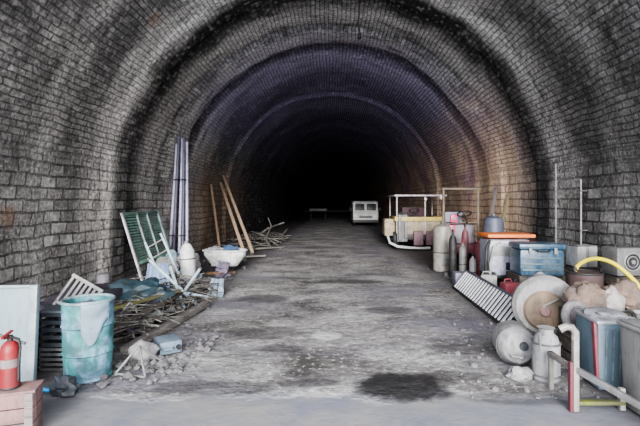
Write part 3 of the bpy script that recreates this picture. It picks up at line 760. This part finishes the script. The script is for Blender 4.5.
# dumper with roll cage
t = thing('dumper', 'small dumper with square roll cage and red lamps behind the gas cylinders', 'dumper', (3.45, 11.3, 0))
CAGE = mat('cage_tan', (.42, .33, .24), .6, amt=.4)
MB().box((0, .45, .50), (.95, 1.5, .25), bev=.04).build('chassis', DKRED, t)
for sx in (-.48, .44):
    MB().tube([(sx, .15, .4), (sx, .15, 2.0), (sx, .20, 2.05)], .035).build('cage_post', CAGE, t)
MB().cyl((-.52, .17, 2.05), (.48, .17, 2.05), .035).build('cage_beam', CAGE, t)
MB().cyl((-.48, .15, 1.15), (.44, .15, 1.15), .02).build('cage_beam', CAGE, t)
MB().box((-.02, .6, .85), (.5, .45, .14), bev=.04).box((-.02, .85, 1.15), (.5, .1, .55), bev=.04).build('seat', LAV, t)
MB().box((-.1, -.15, .88), (.55, .5, .5), bev=.08).build('engine_hood', mat('lilac_white_hood', (.46, .42, .48), .5, amt=.35), t)
for x, z in ((-.40, 1.02), (-.36, 1.28)):
    l = MB().box((x, -.38, z), (.17, .08, .20), bev=.03).build('lamp', mat('rose_red_lamp', (.70, .05, .16), .4, amt=.15), t)
    MB().lathe([(.045, 0), (.05, .01), (.02, .03)], (x, -.42, z), 14, (R(90), 0, 0)).build('lamp_lens', WHITE, l)
s = MB().cyl((.12, .0, 1.1), (.12, .3, 1.35), .018).build('steering_column', BLACK, t)
MB().torus((.12, .3, 1.38), .18, .02, rot=(R(-25), 0, 0)).build('steering_wheel', BLACK, s)
for sx in (-.42, .42):
    for y in (.0, 1.0): wheel(t, (sx, y, .32), .32, .18)

# gas cylinders
def gas(loc, r, h, m, label, cap=DARK):
    t = thing('gas_cylinder', label, 'gas cylinder', loc)
    MB().lathe([(r * .9, 0), (r, .02), (r, h * .8), (r * .8, h * .9), (r * .35, h * .95), (r * .3, h)], n=20).build('cylinder_body', m, t)
    MB().cyl((0, 0, h), (0, 0, h + .08), r * .28).box((0, -r * .3, h + .05), (.03, .08, .03)).build('valve', cap, t)
    MB().torus((0, 0, h * .4), r + .002, .008).build('band', DARK, t)
gas((2.74, 9.75, 0), .085, 1.0, BLACK, 'black gas cylinder, leftmost of the row behind the slatted rack')
gas((2.92, 9.6, 0), .085, .78, LGREY, 'light grey gas cylinder, second in the row behind the slatted rack', RED)
gas((3.08, 9.95, 0), .08, 1.12, DKRED, 'tallest dark red gas cylinder in the row behind the slatted rack')
gas((3.20, 9.35, 0), .085, .86, PINKRED, 'faded red gas cylinder beside the white site generator', BLACK)
gas((2.98, 9.1, 0), .075, .55, WHITE, 'shortest white gas cylinder just behind the slatted rack')

# slate blue tank
t = thing('water_tank', 'slate blue tank standing tall behind the orange-topped generator', 'tank', (3.72, 9.9, 0))
MB().lathe([(.2, 0), (.22, .03), (.22, 1.22), (.19, 1.33), (.08, 1.38)], n=28).build('tank_shell', BLUETANK, t)
for z in (.4, .9): MB().torus((0, 0, z), .222, .01).build('band', DARK, t)
MB().cyl((0, 0, 1.36), (0, 0, 1.43), .05).build('cap', GREY, t)

# orange topped machine
t = thing('site_generator', 'white and lavender wheeled generator with an orange top bar', 'generator', (3.34, 8.35, 0))
MB().box((0, 0, .65), (.78, .6, .68), bev=.07).build('housing', mat('pale_lavender_housing', (.46, .46, .56), .5, amt=.4), t)
MB().box((.03, 0, 1.06), (.90, .62, .07), bev=.03).build('top_bar', ORANGE, t)
MB().box((-.1, -.31, .78), (.5, .02, .18), bev=.006).build('control_panel', WHITE, t)
MB().box((.12, -.312, .50), (.42, .02, .14), bev=.004).build('vent', mat('navy_vent', (.02, .02, .06), .5), t)
MB().tube([(-.42, -.25, .12), (-.46, -.3, .5), (-.44, -.3, .85), (-.36, -.25, .97)], .03).build('hoop_handle', BLACK, t)
MB().tube([(-.36, -.33, .2), (-.40, -.36, .55), (-.33, -.36, .88), (-.2, -.34, .95)], .022).build('hoop_handle', WHITE, t)
MB().box((0, 0, .29), (.74, .55, .06), bev=.01).build('skid', DARK, t)
for sx in (-.3, .3): wheel(t, (sx, -.18, .16), .16, .09); wheel(t, (sx, .22, .16), .16, .09)

# dark pallet-box stack and dark blue metal chest
def pallet_box(name, label, loc, d, m, rz=0):
    t = thing(name, label, 'crate', loc, rz); w, l, h = d; n = max(2, round(h / .14))
    for sy, sx in ((-1, 0), (1, 0), (0, -1), (0, 1)):
        b = MB()
        for k in range(n):
            z = h * (k + .5) / n
            if sy: b.box((0, sy * (l / 2 - .01), z), (w, .02, h / n - .02), bev=.003)
            else: b.box((sx * (w / 2 - .01), 0, z), (.02, l - .04, h / n - .02), bev=.003)
        b.build('side', m, t)
    MB().box((0, 0, h - .012), (w, l, .024), bev=.003).build('lid', m, t)
    for sx in (-1, 1):
        for sy in (-1, 1): MB().box((sx * (w / 2 - .03), sy * (l / 2 + .006), h / 2), (.05, .02, h), bev=.003).build('corner_batten', m, t)
    return t
pallet_box('wooden_crate', 'dark wooden crate carrying the dark blue chest', (3.52, 7.47, 0), (.78, .55, .46), WOODD)
t = thing('metal_chest', 'dark blue ribbed metal chest beside the generator', 'chest', (3.52, 7.42, .463), R(-3))
t.scale = (.93, 1, 1)
MB().box((0, 0, .22), (.78, .52, .44), bev=.05).build('chest_body', BLUEDK, t)
MB().box((0, 0, .49), (.82, .56, .10), bev=.04).build('lid', BLUEDK, t)
for z in (.10, .20, .30): MB().box((0, -.265, z), (.72, .03, .03), bev=.012).build('rib', mat('pale_blue_rib', (.20, .34, .42), .4), t)  # ribs paler than the chest body
for sx in (-.22, .22): MB().box((sx, -.285, .42), (.05, .02, .10), bev=.005).build('latch', LGREY, t)
MB().tube([(-.12, -.28, .44), (-.1, -.32, .42), (.1, -.32, .42), (.12, -.28, .44)], .012).build('handle', BLACK, t)
# white box beside
pallet_box('wooden_crate', 'dark crate under the white box between blue chest and yellow hose', (4.10, 7.0, 0), (.38, .38, .66), WOODD)
t = thing('cardboard_box', 'white box on the dark crate right of the blue chest', 'box', (4.06, 7.0, .665), R(5))
MB().box((0, 0, .16), (.33, .3, .32), bev=.006).build('carton', WHITE, t)
MB().box((-.085, -.0, .325), (.16, .3, .006), rot=(0, R(8), 0)).box((.085, -.0, .325), (.16, .3, .006), rot=(0, R(-6), 0)).build('flap', WHITE, t)
MB().box((0, -.152, .16), (.045, .004, .30)).build('tape', mat('tape_grey', (.45, .44, .42), .4), t)

# red can group before generator
jerry((2.94, 7.10, 0), (0, 0, R(15)), PINKRED, 'faded red jerry can in front of the generator, beside the slatted rack', 1.15)
jerry((2.90, 7.95, 0), (0, 0, R(-20)), WHITE, 'white jerry can standing behind the slatted rack, left of the red one', 1.1)
jerry((3.22, 6.7, 0), (R(0), 0, R(-30)), mat('pink_plastic', (.52, .36, .38), .5), 'pinkish jerry can between red can and white cable reel', 1.2)
o = tag(MB().blob((0, 0, .15), (.20, .16, .18), 41, .4, flat=.14).build('cloth_bundle', mat('lilac_cloth', (.24, .22, .32), .8)), 'lilac grey cloth bundle beside the red jerry can', 'cloth'); place(o, (2.98, 6.65, 0))
o = tag(MB().blob((0, 0, .30), (.23, .22, .38), 42, .3, flat=.28).build('plastic_sack', WHITE2), 'upright off-white sack below the dark blue chest', 'sack'); place(o, (3.00, 6.15, 0))

# slatted rack
t = thing('slatted_rack', 'long black frame rack with many white slats lying along the right lane edge', 'rack', (2.32, 5.75, .02), (0, 0, R(-1.5)))
L_, a_ = 2.75, R(52); hh = .42
ux, uz = math.cos(a_), math.sin(a_)
for k_, nm in ((0, 0), (hh, 0)):
    MB().box((ux * k_, L_ / 2, uz * k_), (.04, L_, .035), rot=(0, -a_, 0), bev=.006).build('rail', DARK if k_ == 0 else mat('lilac_rail', (.24, .23, .32), .6), t)
b = MB()
n = 21
for k in range(n):
    y = .06 + (L_ - .12) * k / (n - 1)
    MB().box((ux * hh / 2, y, uz * hh / 2), (hh - .03, .058, .014), rot=(0, -a_, 0), bev=.003).build('slat', mat('slat_white', (.95, .94, 1.0), .5, amt=.1), t)
MB().box((ux * hh / 2 + .03, L_ / 2, uz * hh / 2 - .03), (hh, L_ - .04, .006), rot=(0, -a_, 0)).build('backing', BLACK, t)
for y in (.2, L_ - .2): MB().cyl((ux * hh, y, uz * hh), (ux * hh + .14, y, -.015), .014).build('prop', DARK, t)
o = tag(MB().box((0, 0, .0), (.24, .30, .26), bev=.02).build('plastic_tub', LAV), 'lavender tub standing at the far end of the slatted rack', 'tub'); place(o, (2.62, 8.85, .13))

# big round reel
t = thing('cable_reel', 'large round off-white cable reel with a tan hub facing the lane', 'reel', (2.67, 5.42, .40), (0, 0, R(-14)))
RW = mat('reel_offwhite', (.56, .55, .54), .7, amt=.4, scale=5)
MB().lathe([(.12, -.10), (.30, -.10), (.34, -.08), (.385, -.02), (.385, .06), (.34, .12), (.12, .12)], (0, 0, 0), 40, (R(90), 0, 0)).build('outer_roll', RW, t)
MB().lathe([(.10, 0), (.235, .0), (.245, .02), (.22, .05), (.06, .07)], (-.02, -.11, -.04), 32, (R(90), 0, 0)).build('hub', TANDISC, t)
MB().lathe([(.05, 0), (.07, .01), (.05, .03)], (-.02, -.17, -.04), 20, (R(90), 0, 0)).build('axle', BROWNB, t)
for r in (.29, .33): MB().torus((0, -.105, 0), r, .012, rot=(R(90), 0, 0), n=40).build('winding', LGREY, t)
MB().tube([(.10, -.14, -.05), (.2, -.17, .06), (.12, -.18, .12), (-.05, -.18, .02)], .014).build('cord', CREAM, t)
MB().box((0, .02, -.385), (.42, .2, .03)).build('foot_board', WOODD, t)
# ring beside
t = thing('tyre', 'small pale tyre propped upright right of the big cable reel', 'tyre', (2.55, 4.49, .0), (R(0), 0, R(12)))
MB().torus((0, 0, .50), .13, .045, rot=(R(78), 0, 0), n=28).build('tyre_ring', mat('pale_dusty_rubber', (.44, .42, .43), .8), t)
MB().lathe([(.03, -.02), (.1, -.02), (.1, .02), (.03, .02)], (0, 0, .5), 20, (R(78), 0, 0)).build('rim', mat('dusky_rim', (.20, .16, .19), .6), t)
pallet_box('wooden_crate', 'low dark crate under the small pale tyre', (2.56, 4.50, 0), (.27, .26, .32), WOODD)

# lying round tank + upright container
t = thing('round_canister', 'round white canister lying on its side at the right lane edge', 'canister', (1.90, 4.36, .20), (0, 0, R(-10)))
MB().lathe([(.05, -.02), (.15, -.01), (.19, .03), (.2, .08), (.2, .34), (.15, .38)], (0, .05, 0), 32, (R(-90), 0, 0)).build('canister_body', WHITE2, t)
MB().lathe([(.02, 0), (.045, .01), (.04, .035)], (.05, .04, .03), 16, (R(90), 0, 0)).build('cap', CHAR, t)
MB().tube([(-.09, .05, -.05), (-.07, .0, -.07), (.03, .0, -.08), (.06, .05, -.07)], .012).build('handle', WHITE, t)
MB().torus((0, .12, 0), .2, .008, rot=(R(90), 0, 0)).build('seam', GREY, t)
t = thing('plastic_churn', 'upright off-white churn beside the round canister', 'churn', (2.05, 4.12, 0), R(20))
MB().lathe([(.11, 0), (.125, .02), (.125, .34), (.10, .42), (.065, .45), (.065, .49), (.08, .50)], n=28).build('churn_body', WHITE2, t)
for z in (.06, .36): MB().torus((0, 0, z), .126, .009).build('band', GREY, t)
MB().tube([(-.08, -.03, .44), (-.12, -.05, .46), (-.12, -.05, .36), (-.115, -.04, .30)], .01).build('handle', WHITE, t)
o = tag(MB().blob((0, 0, .05), (.11, .09, .07), 51, .4, flat=.05).build('plastic_sack', WHITE2), 'small pale sack crumpled at the foot of the off-white churn', 'sack'); place(o, (1.80, 4.12, 0))

# white & red hooked post of a hand cart, with grey brace
t = thing('hand_cart', 'white and red frame of a hand cart in the near right corner', 'cart', (1.98, 3.50, 0))
PW = mat('post_white', (.60, .57, .53), .5, amt=.3)
MB().box((0, 0, .31), (.045, .045, .62), bev=.008).build('post', PW, t)
MB().box((-.036, 0, .20), (.028, .04, .40), bev=.004).build('red_strip', DKRED, t)
MB().tube([(0, 0, .58), (0, 0, .64), (-.03, 0, .68), (-.08, 0, .685), (-.12, .01, .66)], .03, 10).build('hook_handle', PW, t)
MB().box((.31, -.27, .185), (.90, .04, .05), rot=(0, R(21), R(-41)), bev=.006).build('diagonal_brace', GREY, t)
MB().box((.21, .02, .06), (.40, .05, .03), rot=(0, 0, 0), bev=.005).build('lower_bar', OLIVE, t)
MB().box((.39, .02, .09), (.045, .045, .18), bev=.008).build('post', PW, t)
MB().box((.01, .22, .32), (.05, .42, .04), bev=.006).build('side_rail', WOODG, t)
MB().box((.01, .41, .17), (.04, .04, .34), bev=.006).build('post', PW, t)
# blue-grey bin
t = thing('plastic_bin', 'blue-grey ribbed plastic bin behind the hand cart frame', 'bin', (2.55, 4.02, 0), R(-3))
t.scale = (.9, 1, .93)
b = MB(); b.box((0, 0, .34), (.34, .36, .66), bev=.03, taper=1.14); b.build('bin_body', BLUEGREY, t)
MB().box((0, 0, .675), (.42, .44, .035), bev=.015).build('rim', mat('white_rim', (.62, .63, .68), .5, amt=.2), t)
for x in (-.11, -.04, .03, .10): MB().box((x, -.196, .36), (.018, .02, .50), rot=(R(3), 0, 0), bev=.005).build('rib', mat('rib_blue', (.36, .48, .56), .5), t)
MB().box((-.19, -.16, .38), (.03, .05, .58), rot=(0, R(-3), 0), bev=.01).build('edge_strip', PINKRED, t)
MB().blob((0, 0, .70), (.19, .18, .05), 61, .4).build('cloth_cover', mat('lilac_white_cloth', (.56, .55, .62), .8), t)
# white bin
t = thing('plastic_bin', 'tall off-white bin at the right picture edge beside the blue-grey bin', 'bin', (2.60, 3.42, 0), R(2))
MB().box((0, 0, .345), (.34, .34, .68), bev=.03, taper=1.12).build('bin_body', mat('grey_white_bin', (.46, .46, .45), .6, amt=.35, streak=True), t)
MB().box((0, 0, .69), (.41, .41, .03), bev=.012).build('rim', WHITE, t)
MB().box((0, 0, .715), (.38, .38, .02), bev=.01).build('lid', LGREY, t)
for x in (-.09, .02): MB().box((x, -.186, .36), (.02, .015, .5), rot=(R(3), 0, 0)).build('rib', WHITE, t)

# brown sacks on crates
pallet_box('wooden_crate', 'long dark crate under the brown sacks near the right wall', (3.14, 4.98, 0), (.80, .44, .44), WOODD)
for (x, y, d_, sd, lab) in [(2.90, 4.92, (.21, .2, .19), 71, 'left brown sackcloth bundle behind the blue-grey bin'), (3.36, 4.98, (.21, .22, .19), 72, 'right brown sackcloth bundle by the right picture edge')]:
    o = tag(MB().blob((0, 0, .15), d_, sd, .35, 4, flat=.15).build('brown_sack', BROWNS), lab, 'sack'); place(o, (x, y, .442))
o = tag(MB().blob((0, 0, .12), (.11, .1, .17), 73, .5, flat=.115).build('white_cloth', mat('pinkish_white_cloth', (.70, .62, .62), .8, amt=.15)), 'crumpled pinkish white cloth between the two brown sacks', 'cloth'); place(o, (3.12, 4.80, .442))
pallet_box('wooden_crate', 'low dark crate under the white kettle and grey pail on the right', (3.02, 4.28, 0), (.42, .36, .42), WOODD)
t = thing('enamel_kettle', 'small white enamel kettle on the crate behind the off-white bin', 'kettle', (2.92, 4.24, .423))
MB().lathe([(.08, 0), (.10, .02), (.10, .09), (.06, .14), (.02, .15)], n=24).build('kettle_body', WHITE, t)
MB().tube([(.09, 0, .06), (.14, 0, .10), (.16, 0, .14)], [.02, .015, .01]).build('spout', WHITE, t)
MB().torus((0, 0, .13), .08, .008, rot=(R(90), 0, 0), arc=.5).build('handle', BLACK, t)
o = tag(MB().lathe([(.08, 0), (.085, .01), (.11, .16), (.115, .165), (.10, .15), (.07, .02)], n=24).build('pail', LGREY), 'small light grey pail beside the white kettle', 'pail'); place(o, (3.14, 4.34, .423))

# fan heater box on crate by the wall
pallet_box('wooden_crate', 'tall dark crate against the right wall under the grey fan box', (4.08, 6.05, 0), (.50, .5, .68), WOODD)
t = thing('fan_heater', 'grey box with a round black fan grille on the tall crate', 'heater', (4.04, 5.98, .685), R(6))
MB().box((0, 0, .2), (.40, .3, .38), bev=.02).build('housing', mat('dusty_grey_case', (.22, .22, .22), .7), t)
g_ = MB().torus((0.02, -.155, .2), .12, .014, rot=(R(90), 0, 0)).torus((0.02, -.155, .2), .075, .008, rot=(R(90), 0, 0)).build('grille', LGREY, t)
MB().cyl((0.02, -.145, .2), (0.02, -.158, .2), .115, n=24).build('fan_recess', BLACK, t)
MB().cyl((0.02, -.15, .2), (0.02, -.175, .2), .03).build('fan_hub', LGREY, t)
MB().tube([(-.12, 0, .38), (-.1, 0, .43), (.1, 0, .43), (.12, 0, .38)], .01).build('handle', DARK, t)
for sx in (-.15, .15): MB().box((sx, 0, .006), (.05, .26, .012)).build('foot', DARK, t)
# dark maroon drum under the hose
t = thing('steel_drum', 'dark maroon drum under the arch of the yellow hose', 'drum', (3.52, 6.0, 0))
MB().lathe([(.22, 0), (.23, .02), (.23, .26), (.24, .27), (.23, .28), (.23, .5), (.24, .51), (.23, .52), (.23, .72), (.2, .72)], n=32).build('drum_shell', mat('maroon_drum', (.10, .045, .045), .6), t)
MB().torus((0, 0, .72), .228, .014).build('rim', DARK, t)
# yellow hose
pts = []
P_ = [(3.40, 6.02, .735), (3.44, 6.0, .82), (3.52, 5.93, .90), (3.62, 5.82, .93), (3.74, 5.70, .88), (3.86, 5.58, .74), (3.95, 5.50, .58), (4.02, 5.42, .30), (4.05, 5.38, .03)]
for i in range(len(P_) - 1):
    p0, p1, p2, p3 = [Vector(P_[max(0, min(len(P_) - 1, j))]) for j in (i - 1, i, i + 1, i + 2)]
    for s_ in range(5):
        u = s_ / 5
        pts.append(.5 * ((2 * p1) + (-p0 + p2) * u + (2 * p0 - 5 * p1 + 4 * p2 - p3) * u * u + (-p0 + 3 * p1 - 3 * p2 + p3) * u ** 3))
pts.append(Vector(P_[-1])); o0 = Vector(P_[0])
t = thing('yellow_hose', 'thick bright yellow hose arching over the drum at the right', 'hose', o0)
MB().tube([p - o0 for p in pts], .028, 12).build('hose_tube', YELH, t)
MB().cyl((0, 0, 0), (0, 0, .06), .036).build('coupling', DARK, t)
# further fill along right wall
for (x, y, z, d_, m_, sd, lab, nm) in [
    (4.10, 8.15, 0, (.20, .3, .40), mat('olive_tarp', (.11, .10, .07), .8), 81, 'olive brown tarpaulin heap against the right wall behind the white box', 'tarpaulin_heap'),
    (4.20, 9.4, 0, (.19, .4, .5), mat('brown_tarp', (.14, .11, .08), .8), 82, 'brown tarpaulin heap by the right wall behind the slate tank', 'tarpaulin_heap'),
    (3.95, 13.6, 0, (.4, .6, .5), mat('pinkbrown_tarp', (.17, .11, .11), .8), 83, 'reddish brown tarpaulin heap by the wall beside the works vehicle', 'tarpaulin_heap'),
    (2.85, 20.2, 0, (.5, .6, .45), TAN, 84, 'tan tarpaulin mound beyond the works vehicle', 'tarpaulin_heap')]:
    o = tag(MB().blob((0, 0, d_[2] * .8), d_, sd, .4, 4, flat=d_[2] * .75).build(nm, m_), lab, 'tarpaulin'); place(o, (x, y, z))
# upright boards on right wall
plank((3.95, 10.6, .02), (4.42, 10.8, 1.9), .10, .03, W('olive_timber', (.16, .15, .08), (.30, .26, .15)), 'olive brown board leaning on the right wall behind the slate tank', 'leaning_board', 'board')
plank((4.0, 11.4, .02), (4.42, 11.6, 2.1), .12, .03, WOODG, 'grey board leaning on the right wall behind the dumper', 'leaning_board', 'board')
# two pale conduits down the right wall
for (y, z1, lab) in ((8.45, 2.45, 'thin pale conduit running down the right wall, further one'), (7.6, 2.1, 'thin pale conduit running down the right wall, nearer one')):
    t = thing('conduit_pipe', lab, 'pipe', (4.40, y, 0))
    MB().cyl((0, 0, .0), (0, 0, z1), .016).build('pipe_run', mat('lime_white_pipe', (.62, .62, .60), .6), t)
    for z in (.5, 1.2, 1.9): MB().box((.04, 0, z), (.12, .05, .02)).build('clip', GREY, t)

# ------------------------------------------------------------------ light
w = bpy.data.worlds.new('overcast'); S.world = w; w.use_nodes = True
bg = w.node_tree.nodes['Background']; bg.inputs[0].default_value = (.86, .90, 1.0, 1); bg.inputs[1].default_value = 1.0
def sun(e, strength, ang, az=0, col=(1, .98, .95)):
    L = bpy.data.lights.new('sun_and_far_fill', 'SUN'); L.energy = strength; L.angle = R(ang); L.color = col
    o = bpy.data.objects.new('sun_and_far_fill', L); COL.objects.link(o)
    d = Vector((math.sin(R(az)) * math.cos(R(e)), math.cos(R(az)) * math.cos(R(e)), -math.sin(R(e))))
    o.rotation_euler = d.to_track_quat('-Z', 'Y').to_euler(); o.location = (0, -12, 8)
sun(20, 2.9, 26, 0)
sun(11, 3.2, 10, 1)  # second sun, added to fill the far floor with light
L = bpy.data.lights.new('portal_daylight', 'AREA'); L.shape = 'RECTANGLE'; L.size = 8.5; L.size_y = 5.5; L.energy = 1700; L.color = (.93, .96, 1)
o = bpy.data.objects.new('portal_daylight', L); COL.objects.link(o); o.location = (0, -3.5, 4.2); o.rotation_euler = (R(84), 0, 0)
# ------------------------------------------------------------------ camera
cam = bpy.data.cameras.new('camera'); cam.lens = F / 640 * 36; cam.sensor_width = 36; cam.sensor_fit = 'HORIZONTAL'
cam.shift_x = -(VX - 320) / 640; cam.shift_y = -(213 - VY) / 640
cam.clip_start = .05
o = bpy.data.objects.new('camera', cam); COL.objects.link(o); o.location = (0, 0, CH); o.rotation_euler = (R(90), 0, 0)
S.camera = o
S.view_settings.view_transform = 'AgX'
S.view_settings.look = 'AgX - Medium High Contrast'
S.view_settings.exposure = 0.0
